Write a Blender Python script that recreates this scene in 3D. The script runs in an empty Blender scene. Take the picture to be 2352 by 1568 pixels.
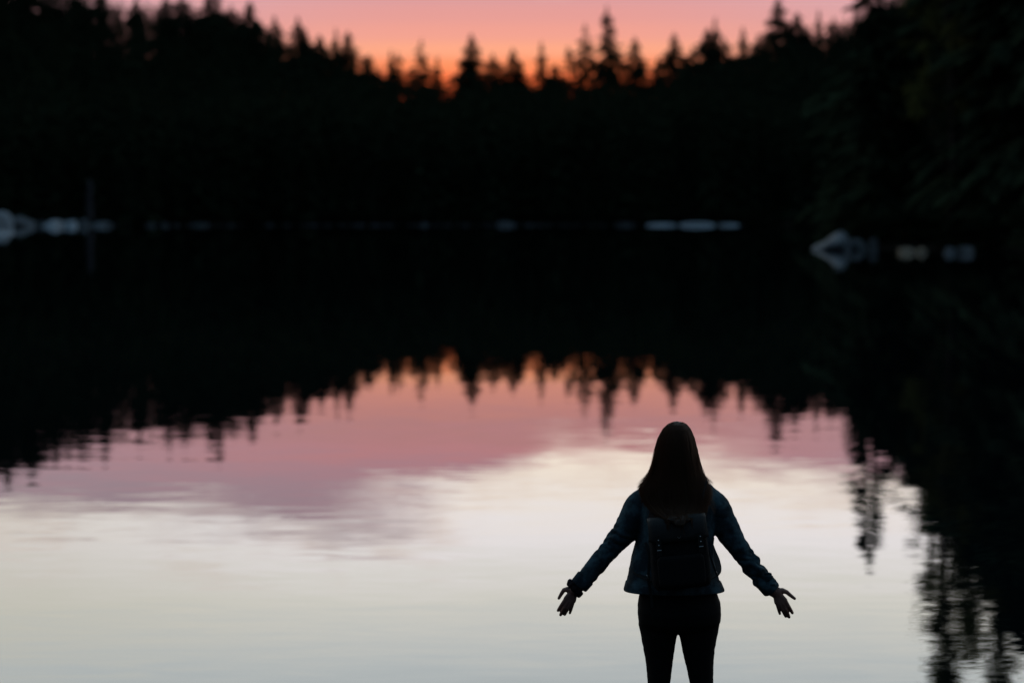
import bpy, bmesh, math, random
import numpy as np
from mathutils import Vector, noise as mn

# ------------------------------------------------------------------ camera
SC = bpy.context.scene
COL = SC.collection
CAM_Z = 2.68
HZ = 492.0                             # survey height of the horizon
FOCAL, SENSOR = 85.0, 36.0
K = SENSOR / 2352.0 / FOCAL            # one unit of the 2352-wide survey grid, in radians
PITCH = math.atan((784 - HZ) * K)     # camera looks slightly down on the lake
cam_d = bpy.data.cameras.new('camera')
cam_d.lens = FOCAL
cam_d.sensor_width = SENSOR
cam_d.clip_start = 0.1
cam_d.clip_end = 6000
cam_d.dof.use_dof = True
cam_d.dof.focus_distance = 9.8
cam_d.dof.aperture_fstop = 2.2
cam = bpy.data.objects.new('camera', cam_d)
COL.objects.link(cam)
cam.location = (0, 0, CAM_Z)
cam.rotation_euler = (math.pi / 2 - PITCH, 0, 0)
SC.camera = cam
SC.view_settings.view_transform = 'Standard'
SC.view_settings.look = 'None'
SC.view_settings.exposure = 0
SC.view_settings.gamma = 1
SC.render.engine = 'CYCLES'
SC.cycles.use_denoising = True
SC.cycles.max_bounces = 6
SC.cycles.diffuse_bounces = 2
SC.cycles.glossy_bounces = 3
SC.cycles.caustics_reflective = False
SC.cycles.caustics_refractive = False


# ------------------------------------------------------------------ node helper
class NT:
    def __init__(self, tree):
        self.t = tree
        tree.nodes.clear()

    def n(self, kind, **kw):
        nd = self.t.nodes.new(kind)
        for k, v in kw.items():
            setattr(nd, k, v)
        return nd

    def l(self, a, b):
        self.t.links.new(a, b)

    def put(self, sock, v):
        if hasattr(v, 'is_linked') or isinstance(v, bpy.types.NodeSocket):
            self.l(v, sock)
        else:
            sock.default_value = v

    def m(self, op, a, b=0.0, c=0.0, clamp=False):
        nd = self.n('ShaderNodeMath', operation=op, use_clamp=clamp)
        self.put(nd.inputs[0], a)
        self.put(nd.inputs[1], b)
        self.put(nd.inputs[2], c)
        return nd.outputs[0]

    def noise(self, vec, scale=1.0, detail=3.0, rough=0.5):
        nd = self.n('ShaderNodeTexNoise')
        self.l(vec, nd.inputs['Vector'])
        nd.inputs['Scale'].default_value = scale
        nd.inputs['Detail'].default_value = detail
        nd.inputs['Roughness'].default_value = rough
        return nd

    def ramp(self, fac, stops, interp='EASE'):
        nd = self.n('ShaderNodeValToRGB')
        cr = nd.color_ramp
        cr.interpolation = interp
        while len(cr.elements) < len(stops):
            cr.elements.new(0.5)
        for e, (p, c) in zip(cr.elements, stops):
            e.position = p
            e.color = (c[0], c[1], c[2], 1)
        self.l(fac, nd.inputs['Fac'])
        return nd.outputs['Color']

    def smooth(self, v, lo, hi):
        nd = self.n('ShaderNodeMapRange', interpolation_type='SMOOTHSTEP')
        self.put(nd.inputs['Value'], v)
        nd.inputs['From Min'].default_value = lo
        nd.inputs['From Max'].default_value = hi
        return nd.outputs['Result']

    def mix(self, fac, a, b, blend='MIX'):
        nd = self.n('ShaderNodeMix', data_type='RGBA', blend_type=blend)
        self.put(nd.inputs[0], fac)
        self.put(nd.inputs[6], a if not isinstance(a, tuple) else (*a, 1))
        self.put(nd.inputs[7], b if not isinstance(b, tuple) else (*b, 1))
        return nd.outputs[2]

    def vec(self, x, y, z):
        nd = self.n('ShaderNodeCombineXYZ')
        self.put(nd.inputs[0], x)
        self.put(nd.inputs[1], y)
        self.put(nd.inputs[2], z)
        return nd.outputs[0]


# ------------------------------------------------------------------ dusk sky
world = bpy.data.worlds.new('World')
SC.world = world
world.use_nodes = True
w = NT(world.node_tree)
tc = w.n('ShaderNodeTexCoord')
sep = w.n('ShaderNodeSeparateXYZ')
w.l(tc.outputs['Generated'], sep.inputs[0])
dx, dy, dz = sep.outputs
el = w.m('ARCTAN2', dz, w.m('SQRT', w.m('ADD', w.m('MULTIPLY', dx, dx), w.m('MULTIPLY', dy, dy))))
az = w.m('ARCTAN2', dx, dy)                      # 0 = towards the afterglow
elp = w.m('MAXIMUM', el, 0.0)
# cloud bank low over the afterglow, ragged upper edge
cv = w.vec(az, w.m('MULTIPLY', el, 3.2), 0.37)
n1 = w.noise(cv, 7.0, 5.0, 0.55).outputs['Fac']
n2 = w.noise(cv, 26.0, 4.0, 0.6).outputs['Fac']
nn = w.m('ADD', w.m('MULTIPLY', w.m('SUBTRACT', n1, 0.5), 0.055), w.m('MULTIPLY', w.m('SUBTRACT', n2, 0.5), 0.022))
edge = w.m('SUBTRACT', w.m('ADD', w.m('SUBTRACT', el, nn), w.m('MULTIPLY', w.smooth(az, -0.045, 0.025), 0.024)), w.m('MULTIPLY', w.smooth(az, 0.04, 0.16), 0.008))
gap = w.smooth(edge, 0.111, 0.133)               # 0 in the bank, 1 above it
low = w.ramp(w.m('MULTIPLY', elp, 5.0), [
    (0.0, (0.55, 0.05, 0.02)), (0.225, (0.85, 0.09, 0.035)), (0.275, (1.0, 0.17, 0.06)), (0.305, (1.0, 0.28, 0.125)), (0.335, (0.95, 0.385, 0.24)),
    (0.37, (0.84, 0.345, 0.285)), (0.41, (0.75, 0.325, 0.31)), (0.443, (0.68, 0.325, 0.34)), (0.48, (0.78, 0.345, 0.38)), (0.525, (0.68, 0.37, 0.44)),
    (0.575, (0.61, 0.40, 0.48)), (0.66, (0.58, 0.46, 0.53))])
side = w.ramp(w.m('MULTIPLY', elp, 5.0), [
    (0.0, (0.40, 0.12, 0.10)), (0.28, (0.66, 0.24, 0.21)), (0.36, (0.68, 0.36, 0.37)), (0.443, (0.66, 0.39, 0.44)),
    (0.50, (0.66, 0.42, 0.49)), (0.575, (0.57, 0.44, 0.51)), (0.66, (0.53, 0.48, 0.54))])
glow = w.smooth(w.m('ABSOLUTE', az), 0.22, 0.03)
bank = w.mix(glow, side, low)
high = w.ramp(w.m('MULTIPLY', elp, 1.0 / 1.5708), [
    (0.0, (1.5, 1.0, 0.7)), (0.068, (1.60, 1.42, 1.22)), (0.084, (1.70, 1.62, 1.64)), (0.102, (1.57, 1.54, 1.40)),
    (0.123, (1.33, 1.44, 1.46)), (0.19, (0.90, 1.02, 1.06)), (0.33, (0.34, 0.43, 0.50)),
    (0.6, (0.15, 0.26, 0.37)), (1.0, (0.105, 0.205, 0.31))], 'LINEAR')
lit = w.smooth(w.m('SUBTRACT', n2, w.m('MULTIPLY', el, 0.5)), 0.36, 0.62)
wisp = w.m('MULTIPLY', w.m('MULTIPLY', gap, w.m('SUBTRACT', 1.0, w.smooth(edge, 0.127, 0.154))), lit)
high = w.mix(w.m('MULTIPLY', w.smooth(az, -0.04, -0.24), w.smooth(el, 0.22, 0.12)), high, w.mix(1.0, high, (0.80, 0.80, 0.74), 'MULTIPLY'))
skyc = w.mix(gap, bank, high)
skyc = w.mix(w.m('MULTIPLY', wisp, 0.45), skyc, (1.22, 0.92, 0.74))
# the dusk falls off all round, away from the afterglow
aw = w.m('ABSOLUTE', az)
fall = w.smooth(aw, 0.35, 2.2)
east = w.ramp(w.m('MULTIPLY', elp, 1.0 / 1.5708), [
    (0.0, (0.020, 0.032, 0.050)), (0.25, (0.050, 0.092, 0.142)), (1.0, (0.105, 0.205, 0.31))], 'LINEAR')
skyc = w.mix(fall, skyc, east)
nis = w.n('ShaderNodeTexSky', sky_type='NISHITA', sun_disc=False)
nis.sun_elevation = math.radians(0.4)
nis.sun_rotation = math.radians(0)
nis.altitude = 300
nscale = w.n('ShaderNodeVectorMath', operation='SCALE')
w.l(nis.outputs['Color'], nscale.inputs[0])
nscale.inputs['Scale'].default_value = 0.005
tot = w.mix(1.0, skyc, nscale.outputs[0], 'ADD')
bg = w.n('ShaderNodeBackground')
bg.inputs['Strength'].default_value = 1.0
w.l(tot, bg.inputs['Color'])
wo = w.n('ShaderNodeOutputWorld')
w.l(bg.outputs[0], wo.inputs['Surface'])


# ------------------------------------------------------------------ survey helper
_f = Vector((0, math.cos(PITCH), -math.sin(PITCH)))
_u = Vector((0, math.sin(PITCH), math.cos(PITCH)))


def at(xd, yd, Y):
    """world point at distance Y in front of the camera for a survey-grid position"""
    d = _f + Vector((1, 0, 0)) * ((xd - 1176) * K) + _u * ((784 - yd) * K)
    s = Y / d.y
    return Vector((d.x * s, Y, CAM_Z + d.z * s))


# ------------------------------------------------------------------ materials
def principled(name, col, rough=0.8, spec=0.3, metal=0.0):
    m = bpy.data.materials.new(name)
    m.use_nodes = True
    t = NT(m.node_tree)
    b = t.n('ShaderNodeBsdfPrincipled')
    b.inputs['Base Color'].default_value = (*col, 1)
    b.inputs['Roughness'].default_value = rough
    b.inputs['Specular IOR Level'].default_value = spec
    b.inputs['Metallic'].default_value = metal
    o = t.n('ShaderNodeOutputMaterial')
    t.l(b.outputs[0], o.inputs['Surface'])
    return m, t, b


def noisy(name, c1, c2, scale, rough=0.85, spec=0.2, bump=0.0, bscale=None, stretch=(1, 1, 1), obj=True):
    m, t, b = principled(name, c1, rough, spec)
    tcn = t.n('ShaderNodeTexCoord')
    mp = t.n('ShaderNodeMapping')
    t.l(tcn.outputs['Object' if obj else 'Generated'], mp.inputs[0])
    mp.inputs['Scale'].default_value = stretch
    nz = t.noise(mp.outputs[0], scale, 5, 0.6)
    t.l(t.mix(t.smooth(nz.outputs['Fac'], 0.32, 0.68), c1, c2), b.inputs['Base Color'])
    if bump:
        n2 = t.noise(mp.outputs[0], bscale or scale * 4, 4, 0.6)
        bp = t.n('ShaderNodeBump')
        bp.inputs['Strength'].default_value = bump
        bp.inputs['Distance'].default_value = 0.01
        t.l(n2.outputs['Fac'], bp.inputs['Height'])
        t.l(bp.outputs[0], b.inputs['Normal'])
    return m


M = {}
M['needle'] = noisy('needles', (0.022, 0.034, 0.020), (0.04, 0.055, 0.028), 0.6, spec=0.0)
M['needle2'] = noisy('needles_pine', (0.028, 0.036, 0.020), (0.05, 0.058, 0.030), 0.6, spec=0.0)
M['leaf'] = noisy('leaves', (0.035, 0.055, 0.020), (0.07, 0.09, 0.035), 1.2, spec=0.0)
_t = M['leaf'].node_tree
_b = [n for n in _t.nodes if n.type == 'BSDF_PRINCIPLED'][0]
_o = [n for n in _t.nodes if n.type == 'OUTPUT_MATERIAL'][0]
_l = _t.nodes.new('ShaderNodeBsdfTranslucent')
_l.inputs['Color'].default_value = (0.15, 0.15, 0.05, 1)
_m = _t.nodes.new('ShaderNodeMixShader')
_m.inputs[0].default_value = 0.5
_t.links.new(_b.outputs[0], _m.inputs[1])
_t.links.new(_l.outputs[0], _m.inputs[2])
_t.links.new(_m.outputs[0], _o.inputs['Surface'])
M['bark'] = noisy('bark', (0.022, 0.017, 0.014), (0.045, 0.035, 0.028), 3, bump=0.6, stretch=(1, 1, 0.25))
M['deadwood'] = noisy('dead_wood', (0.05, 0.043, 0.047), (0.09, 0.077, 0.08), 2, bump=0.5, stretch=(1, 1, 0.2))
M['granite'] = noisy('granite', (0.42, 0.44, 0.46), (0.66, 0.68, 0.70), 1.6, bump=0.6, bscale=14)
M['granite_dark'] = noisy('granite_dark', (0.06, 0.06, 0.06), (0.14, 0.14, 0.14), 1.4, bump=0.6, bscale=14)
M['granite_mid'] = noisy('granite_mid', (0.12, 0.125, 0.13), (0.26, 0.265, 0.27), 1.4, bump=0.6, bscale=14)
M['tanrock'] = noisy('tan_rock', (0.24, 0.17, 0.11), (0.36, 0.27, 0.19), 2.2, bump=0.6, bscale=14)
M['soil'] = noisy('soil', (0.016, 0.014, 0.011), (0.030, 0.025, 0.019), 0.8, bump=0.5, bscale=6, spec=0.0)

mw, t, b = principled('lake_water', (0.002, 0.004, 0.005), 0.0, 0.5)
b.inputs['IOR'].default_value = 1.333
geo = t.n('ShaderNodeNewGeometry')
sp = t.n('ShaderNodeSeparateXYZ')
t.l(geo.outputs['Position'], sp.inputs[0])
px, py, _ = sp.outputs


def slope_noise(sx, sy, off, detail=2.0):
    v = t.vec(t.m('MULTIPLY', px, sx), t.m('MULTIPLY', py, sy), off)
    nd = t.noise(v, 1.0, detail, 0.55)
    nd.inputs['Distortion'].default_value = 0.7
    s = t.n('ShaderNodeSeparateColor')
    t.l(nd.outputs['Color'], s.inputs[0])
    return t.m('SUBTRACT', s.outputs[0], 0.5), t.m('SUBTRACT', s.outputs[1], 0.5)


pv = t.vec(t.m('MULTIPLY', px, 0.02), t.m('MULTIPLY', py, 0.055), 3.3)
patch = t.smooth(t.noise(pv, 1.0, 3, 0.5).outputs['Fac'], 0.40, 0.62)
ax, ay = slope_noise(0.22, 1.1, 1.7)
bx_, by_ = slope_noise(1.4, 5.0, 7.9)
cx_, cy_ = slope_noise(0.05, 0.22, 4.1)
amp_b = t.m('MULTIPLY_ADD', patch, 0.010, 0.006)
amp_a = t.m('MULTIPLY_ADD', patch, 0.007, 0.0012)
sy_ = t.m('ADD', t.m('ADD', t.m('MULTIPLY', ay, amp_a), t.m('MULTIPLY', by_, amp_b)), t.m('MULTIPLY', cy_, 0.003))
sx_ = t.m('ADD', t.m('MULTIPLY', ax, t.m('MULTIPLY', amp_a, 0.4)), t.m('MULTIPLY', bx_, t.m('MULTIPLY', amp_b, 0.6)))
vn = t.n('ShaderNodeVectorMath', operation='NORMALIZE')
t.l(t.vec(sx_, sy_, 1.0), vn.inputs[0])
t.l(vn.outputs[0], b.inputs['Normal'])
M['water'] = mw

M['skin'] = noisy('skin', (0.22, 0.105, 0.08), (0.28, 0.14, 0.105), 40, rough=0.5, spec=0.4, bump=0.15, bscale=300)
M['hair'] = noisy('hair', (0.016, 0.008, 0.005), (0.050, 0.026, 0.014), 60, rough=0.5, spec=0.16, stretch=(1, 1, 0.06))
M['leggings'] = noisy('leggings_cloth', (0.004, 0.004, 0.004), (0.007, 0.007, 0.007), 60, rough=0.8, spec=0.15)
M['bootleather'] = noisy('boot_leather', (0.02, 0.014, 0.01), (0.035, 0.024, 0.016), 30, rough=0.55, spec=0.4)
M['canvas'] = noisy('pack_canvas', (0.006, 0.006, 0.006), (0.010, 0.010, 0.010), 120, rough=0.85, spec=0.2, bump=0.3, bscale=500)
M['flapcloth'] = noisy('flap_leather', (0.006, 0.006, 0.006), (0.012, 0.012, 0.011), 90, rough=0.62, spec=0.3, bump=0.3, bscale=400)
M['webbing'] = noisy('webbing', (0.014, 0.016, 0.017), (0.024, 0.026, 0.026), 200, rough=0.8, spec=0.2)
M['velvet'] = noisy('scrunchie_cloth', (0.010, 0.007, 0.008), (0.022, 0.014, 0.016), 60, rough=0.9, spec=0.1)
M['metal'] = principled('brushed_steel', (0.75, 0.76, 0.76), 0.28, 0.5, 1.0)[0]
M['darkmetal'] = principled('dark_metal', (0.03, 0.03, 0.03), 0.5, 0.3, 1.0)[0]
M['eye'] = principled('eye', (0.5, 0.5, 0.5), 0.2, 0.5)[0]

mh, t, b = principled('hair_strands', (0.085, 0.045, 0.025), 0.5, 0.15)
tr_ = t.n('ShaderNodeBsdfTranslucent')
tr_.inputs['Color'].default_value = (0.42, 0.20, 0.09, 1)
ms_ = t.n('ShaderNodeMixShader')
ms_.inputs[0].default_value = 0.5
t.l(b.outputs[0], ms_.inputs[1])
t.l(tr_.outputs[0], ms_.inputs[2])
t.l(ms_.outputs[0], [n for n in t.t.nodes if n.type == 'OUTPUT_MATERIAL'][0].inputs['Surface'])
M['strand'] = mh

# denim: warp and weft threads, soft worn patches brightened to paint in sleeve highlights
md, t, b = principled('denim', (0.05, 0.1, 0.15), 0.85, 0.15)
tcn = t.n('ShaderNodeTexCoord')
nz = t.noise(tcn.outputs['Object'], 14, 5, 0.65).outputs['Fac']
nf = t.noise(tcn.outputs['Object'], 900, 2, 0.5).outputs['Fac']
dc = t.mix(t.smooth(nz, 0.40, 0.68), (0.005, 0.012, 0.017), (0.055, 0.105, 0.125))
dc = t.mix(t.m('MULTIPLY', nf, 0.35), dc, (0.06, 0.105, 0.13))
t.l(dc, b.inputs['Base Color'])
bp = t.n('ShaderNodeBump')
bp.inputs['Strength'].default_value = 0.35
bp.inputs['Distance'].default_value = 0.002
t.l(nf, bp.inputs['Height'])
t.l(bp.outputs[0], b.inputs['Normal'])
M['denim'] = md


# ------------------------------------------------------------------ object helpers
def mesh(name, V, F, mat, smooth=False):
    me = bpy.data.meshes.new(name)
    me.from_pydata([tuple(v) for v in V], [], [tuple(f) for f in F])
    me.materials.append(mat)
    if smooth:
        me.shade_smooth()
    me.update()
    return me


def obj(name, me, parent=None, loc=None):
    o = bpy.data.objects.new(name, me)
    COL.objects.link(o)
    if parent is not None:
        o.parent = parent
    if loc is not None:
        o.location = loc
    return o


def tag(o, label=None, cat=None, group=None, kind=None):
    for k, v in (('label', label), ('category', cat), ('group', group), ('kind', kind)):
        if v:
            o[k] = v
    return o


def empty(name, loc=(0, 0, 0)):
    o = bpy.data.objects.new(name, None)
    o.empty_display_size = 0.2
    COL.objects.link(o)
    o.location = loc
    return o


class MB:
    """collects closed shapes into one vertex / face list"""
    def __init__(self):
        self.V, self.F = [], []

    def add(self, V, F):
        o = len(self.V)
        self.V += [Vector(v) for v in V]
        self.F += [tuple(i + o for i in f) for f in F]

    def loft(self, rings):
        n = len(rings[0])
        V = [p for r in rings for p in r]
        F = []
        for k in range(len(rings) - 1):
            a, c = k * n, (k + 1) * n
            for i in range(n):
                j = (i + 1) % n
                F.append((a + i, a + j, c + j, c + i))
        F.append(tuple(range(n - 1, -1, -1)))
        F.append(tuple((len(rings) - 1) * n + i for i in range(n)))
        self.add(V, F)

    def tube(self, pts, rad, n=12, flat=None, side=Vector((0, 1, 0)), round_ends=True):
        """rad: radius per point; flat: (a,b) scale of the two axes"""
        pts = [Vector(p) for p in pts]
        rings = []
        m = len(pts)
        fa, fb = flat or (1, 1)

        def frame(i):
            d = (pts[min(i + 1, m - 1)] - pts[max(i - 1, 0)]).normalized()
            s = side - d * side.dot(d)
            if s.length < 1e-4:
                s = Vector((1, 0, 0)) - d * d.x
            s.normalize()
            return d, s, d.cross(s)

        def ring(c, r, s, q):
            return [c + s * (math.cos(2 * math.pi * k / n) * r * fa) + q * (math.sin(2 * math.pi * k / n) * r * fb) for k in range(n)]
        for i in range(m):
            d, s, q = frame(i)
            if i == 0 and round_ends:
                rings += [ring(pts[0] - d * rad[0] * h, rad[0] * math.sqrt(max(0.02, 1 - h * h)), s, q) for h in (0.97, 0.8, 0.45)]
            rings.append(ring(pts[i], rad[i], s, q))
            if i == m - 1 and round_ends:
                rings += [ring(pts[i] + d * rad[i] * h, rad[i] * math.sqrt(max(0.02, 1 - h * h)), s, q) for h in (0.45, 0.8, 0.97)]
        self.loft(rings)

    def ball(self, c, r, n=14, m=9):
        c = Vector(c)
        r = Vector(r) if hasattr(r, '__len__') else Vector((r, r, r))
        rings = []
        for k in range(m + 1):
            th = math.pi * (0.02 + 0.96 * k / m)
            rings.append([c + Vector((r.x * math.sin(th) * math.cos(2 * math.pi * i / n), r.y * math.sin(th) * math.sin(2 * math.pi * i / n), r.z * math.cos(th))) for i in range(n)])
        self.loft(rings)

    def box(self, c, s, rot=None):
        c = Vector(c)
        V = [Vector((x * s[0] / 2, y * s[1] / 2, z * s[2] / 2)) for x in (-1, 1) for y in (-1, 1) for z in (-1, 1)]
        if rot is not None:
            V = [rot @ v for v in V]
        self.add([c + v for v in V], [(0, 1, 3, 2), (4, 6, 7, 5), (0, 4, 5, 1), (2, 3, 7, 6), (0, 2, 6, 4), (1, 5, 7, 3)])

    def mesh(self, name, mat, smooth=True, origin=(0, 0, 0)):
        o = Vector(origin)
        return mesh(name, [v - o for v in self.V], self.F, mat, smooth)

    def remesh(self, name, mat, voxel, origin=(0, 0, 0), smooth=2, disp=None, bevel=None):
        me = self.mesh(name, mat, False)
        bm = bmesh.new()
        bm.from_mesh(me)
        bmesh.ops.recalc_face_normals(bm, faces=bm.faces)
        bm.to_mesh(me)
        bm.free()
        ob = bpy.data.objects.new('temporary', me)
        COL.objects.link(ob)
        md_ = ob.modifiers.new('r', 'REMESH')
        md_.mode = 'VOXEL'
        md_.voxel_size = voxel
        if smooth:
            ms = ob.modifiers.new('s', 'SMOOTH')
            ms.factor = 0.5
            ms.iterations = smooth
        dg = bpy.context.evaluated_depsgraph_get()
        out = bpy.data.meshes.new_from_object(ob.evaluated_get(dg))
        bpy.data.objects.remove(ob)
        bpy.data.meshes.remove(me)
        out.name = name
        n = len(out.vertices)
        co = np.empty(n * 3, np.float32)
        out.vertices.foreach_get('co', co)
        co = co.reshape(-1, 3)
        if disp is not None:
            no = np.empty(n * 3, np.float32)
            out.vertices.foreach_get('normal', no)
            no = no.reshape(-1, 3)
            d = np.array([disp(Vector(c.tolist())) for c in co], np.float32)
            co = co + no * d[:, None]
        co = co - np.array(origin, np.float32)
        out.vertices.foreach_set('co', co.ravel())
        out.materials.clear()
        out.materials.append(mat)
        out.shade_smooth()
        out.update()
        return out


# ------------------------------------------------------------------ lake and ground
SHORE = [(-150, 9.5), (-60, 10), (-24, 10.6), (-6, 11.3), (3, 11.4), (8, 12.2), (14, 16), (18, 32), (20, 60), (23, 100), (27, 125), (31, 148), (36, 164), (38.5, 177),
         (34, 184), (28, 188), (25.5, 193), (28, 215), (34, 260), (48, 340), (66, 440), (80, 520), (70, 562), (30, 575), (-20, 580), (-66, 574), (-90, 549), (-115, 531), (-142, 500),
         (-170, 450), (-220, 350), (-240, 230), (-220, 110), (-190, 50)]


def chaikin(p, it=2):
    for _ in range(it):
        q = []
        for i in range(len(p)):
            a, c = p[i], p[(i + 1) % len(p)]
            q.append((a[0] * .75 + c[0] * .25, a[1] * .75 + c[1] * .25))
            q.append((a[0] * .25 + c[0] * .75, a[1] * .25 + c[1] * .75))
        p = q
    return p


POLY = np.array(chaikin(SHORE))


def shore_dist(X, Y):
    """signed distance to the shoreline, positive on land"""
    P = np.stack([np.ravel(X), np.ravel(Y)], 1).astype(float)
    A, B = POLY, np.roll(POLY, -1, 0)
    best = np.full(len(P), 1e9)
    inside = np.zeros(len(P), bool)
    for a, c in zip(A, B):
        ab = c - a
        tt = np.clip(((P - a) @ ab) / (ab @ ab), 0, 1)
        d = np.linalg.norm(P - a - tt[:, None] * ab, axis=1)
        best = np.minimum(best, d)
        cond = ((a[1] > P[:, 1]) != (c[1] > P[:, 1])) & (P[:, 0] < (c[0] - a[0]) * (P[:, 1] - a[1]) / (c[1] - a[1] + 1e-12) + a[0])
        inside ^= cond
    return np.where(inside, -best, best).reshape(np.shape(X))


def ground_z(X, Y):
    X, Y = np.asarray(X, float), np.asarray(Y, float)
    d = shore_dist(X, Y)
    up = 0.115 * np.minimum(d, 12) + 0.03 * np.clip(d - 12, 0, 45) + 0.006 * np.clip(d - 57, 0, 600)
    ridge = np.interp(1176 + np.arctan2(X, np.maximum(Y, 1)) / K, [-900, 0, 400, 600, 816, 1000, 1426, 1600, 1800, 1950, 2400, 3200],
                      [50, 46, 34, 28, 18, 11, 11, 19, 27, 32, 46, 50])
    q = np.clip((d - 8) / 190, 0, 1)
    up = up + ridge * (q * q * (3 - 2 * q)) * np.clip((Y - 320) / 160, 0, 1)
    z = np.where(d > 0, up, np.maximum(0.16 * d, -3.0))
    bump = 0.05 * np.sin(X * 0.9 + 1.3 * np.sin(Y * 0.35)) * np.sin(Y * 0.8 + X * 0.2) + 0.35 * np.sin(X * 0.09 + 1) * np.sin(Y * 0.07)
    return z + bump * np.clip(d / 8, 0, 1)


def gz(x, y):
    return float(ground_z(np.array([x]), np.array([y]))[0])


def axis(lo, hi, n, near):
    u = np.linspace(-1, 1, n)
    v = np.sinh(u * 4.6) / math.sinh(4.6)
    return np.where(v < 0, near + v * (near - lo), near + v * (hi - near))



gx, gy = axis(-1500, 1500, 190, 0.0), axis(-1200, 2600, 230, 60.0)
gy = np.unique(np.concatenate([gy, np.arange(-6, 24, 0.5), np.arange(480, 860, 8.0)]))
GX, GY = np.meshgrid(gx, gy)
GZ = ground_z(GX, GY)
nx, ny = len(gx), len(gy)
Vg = np.stack([GX.ravel(), GY.ravel(), GZ.ravel()], 1)
Fg = [(j * nx + i, j * nx + i + 1, (j + 1) * nx + i + 1, (j + 1) * nx + i) for j in range(ny - 1) for i in range(nx - 1)]
tag(obj('ground', mesh('ground', Vg.tolist(), Fg, M['soil'], True)), kind='structure')
tag(obj('lake_water', mesh('lake_water', [(-260, 5, 0), (110, 5, 0), (110, 600, 0), (-260, 600, 0)], [(0, 1, 2, 3)], M['water'])), kind='structure')


# ------------------------------------------------------------------ trees
def conifer_mesh(seed, H=18.0, rmax=2.1, slope=0.30, step=0.27, nb=6, gapiness=0.0, low=0.1, rough=0.35, side=4):
    """needle crown of a conifer as flat sprays along drooping branches; returns V, F arrays"""
    rng = random.Random(seed)
    V, F = [], []
    z = H * low
    ph = rng.random() * 50
    while z < H - 0.1:
        d = H - z
        r = min(rmax * (1 - 0.25 * max(0, z - 0.3 * H) / H), slope * d ** 0.92 + 0.05)
        g = mn.noise(Vector((ph, z * 0.75, 1.7))) * 0.5 + 0.5
        keep = 1.0 if g > gapiness else 0.25
        lob = 0.75 + 0.5 * mn.noise(Vector((ph + 9, z * 1.3, 0.3)))
        for k in range(nb):
            if rng.random() > keep:
                continue
            a = rng.random() * 2 * math.pi
            L = r * lob * (1 - rough + rng.random() * rough * 1.7)
            if rng.random() < 0.07:
                L *= 1.3
            droop = 0.10 + 0.28 * min(1, d / H) + rng.random() * 0.12
            ca, sa = math.cos(a), math.sin(a)
            zz = z + rng.uniform(-0.5, 0.5) * step
            lift = 0.12 * L if d < 3 else 0.0

            def bp_(s):
                return Vector((ca * L * s, sa * L * s, zz - droop * L * s * s + lift * s))
            ww = 0.16 + 0.20 * L
            lat = Vector((-sa, ca, 0))
            for q in range(side):
                s0 = 0.08 + 0.9 * q / side
                s1 = min(1.06, s0 + 0.42)
                p0, p1 = bp_(s0), bp_(s1)
                for sg in (-1, 1):
                    tip = bp_(min(1.12, s0 + 0.36 + rng.random() * 0.2)) + lat * (sg * ww * (1.05 - 0.75 * s0) * (0.6 + rng.random() * 0.7)) + Vector((0, 0, -rng.random() * 0.22 * (0.4 + L * 0.4)))
                    o = len(V)
                    V += [p0, p1, tip]
                    F.append((o, o + 1, o + 2))
                o = len(V)
                V += [p0, p1, (p0 + p1) * 0.5 + Vector((rng.uniform(-.06, .06), rng.uniform(-.06, .06), -(0.12 + 0.2 * rng.random() * (0.5 + L * 0.4))))]
                F.append((o, o + 1, o + 2))
        z += step * (0.75 + 0.5 * rng.random()) * (0.75 if d < 4 else 1)
    for k in range(5):                                  # leader
        a = rng.random() * 6.28
        o = len(V)
        V += [Vector((0, 0, H + 0.25)), Vector((0.10 * math.cos(a), 0.10 * math.sin(a), H - 0.5)), Vector((-0.08 * math.sin(a), 0.08 * math.cos(a), H - 0.7))]
        F.append((o, o + 1, o + 2))
    return np.array([tuple(v) for v in V], np.float32), np.array(F, np.int32)


def trunk_mesh(name, H, r, mat, seed=0, bend=0.15):
    rng = random.Random(seed)
    mb = MB()
    pts, rad = [], []
    for i in range(9):
        s = i / 8
        pts.append(Vector((bend * math.sin(s * 3 + seed), bend * math.cos(s * 2.3 + seed) - bend, -0.5 + s * (H + 0.4))))
        rad.append(r * (1.25 if i == 0 else 1) * (1 - 0.93 * s) + 0.008)
    mb.tube(pts, rad, 9, side=Vector((1, 0, 0)), round_ends=False)
    return mb.mesh(name, mat)


CON = {
    's': [conifer_mesh(11 + i, rmax=2.9 + 0.2 * i, slope=0.54 + 0.06 * i, nb=9, rough=0.45) for i in range(4)],
    'n': [conifer_mesh(31 + i, rmax=1.9, slope=0.36 + 0.05 * i, nb=8) for i in range(3)],
    'w': [conifer_mesh(51 + i, rmax=3.5, slope=0.80 + 0.08 * i, nb=12, rough=0.5) for i in range(3)],
    'a': [conifer_mesh(71 + i, rmax=2.4, slope=0.58, nb=8, step=0.28, gapiness=0.44, rough=0.5, low=0.25) for i in range(3)],
}
CROWN = {k: [mesh('crown', v[0].tolist(), v[1].tolist(), M['needle2' if k == 'a' else 'needle']) for v in lst] for k, lst in CON.items()}
TRUNK = [trunk_mesh('trunk', 18.0, 0.24, M['bark'], i) for i in range(3)]

rt = random.Random(5)


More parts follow.
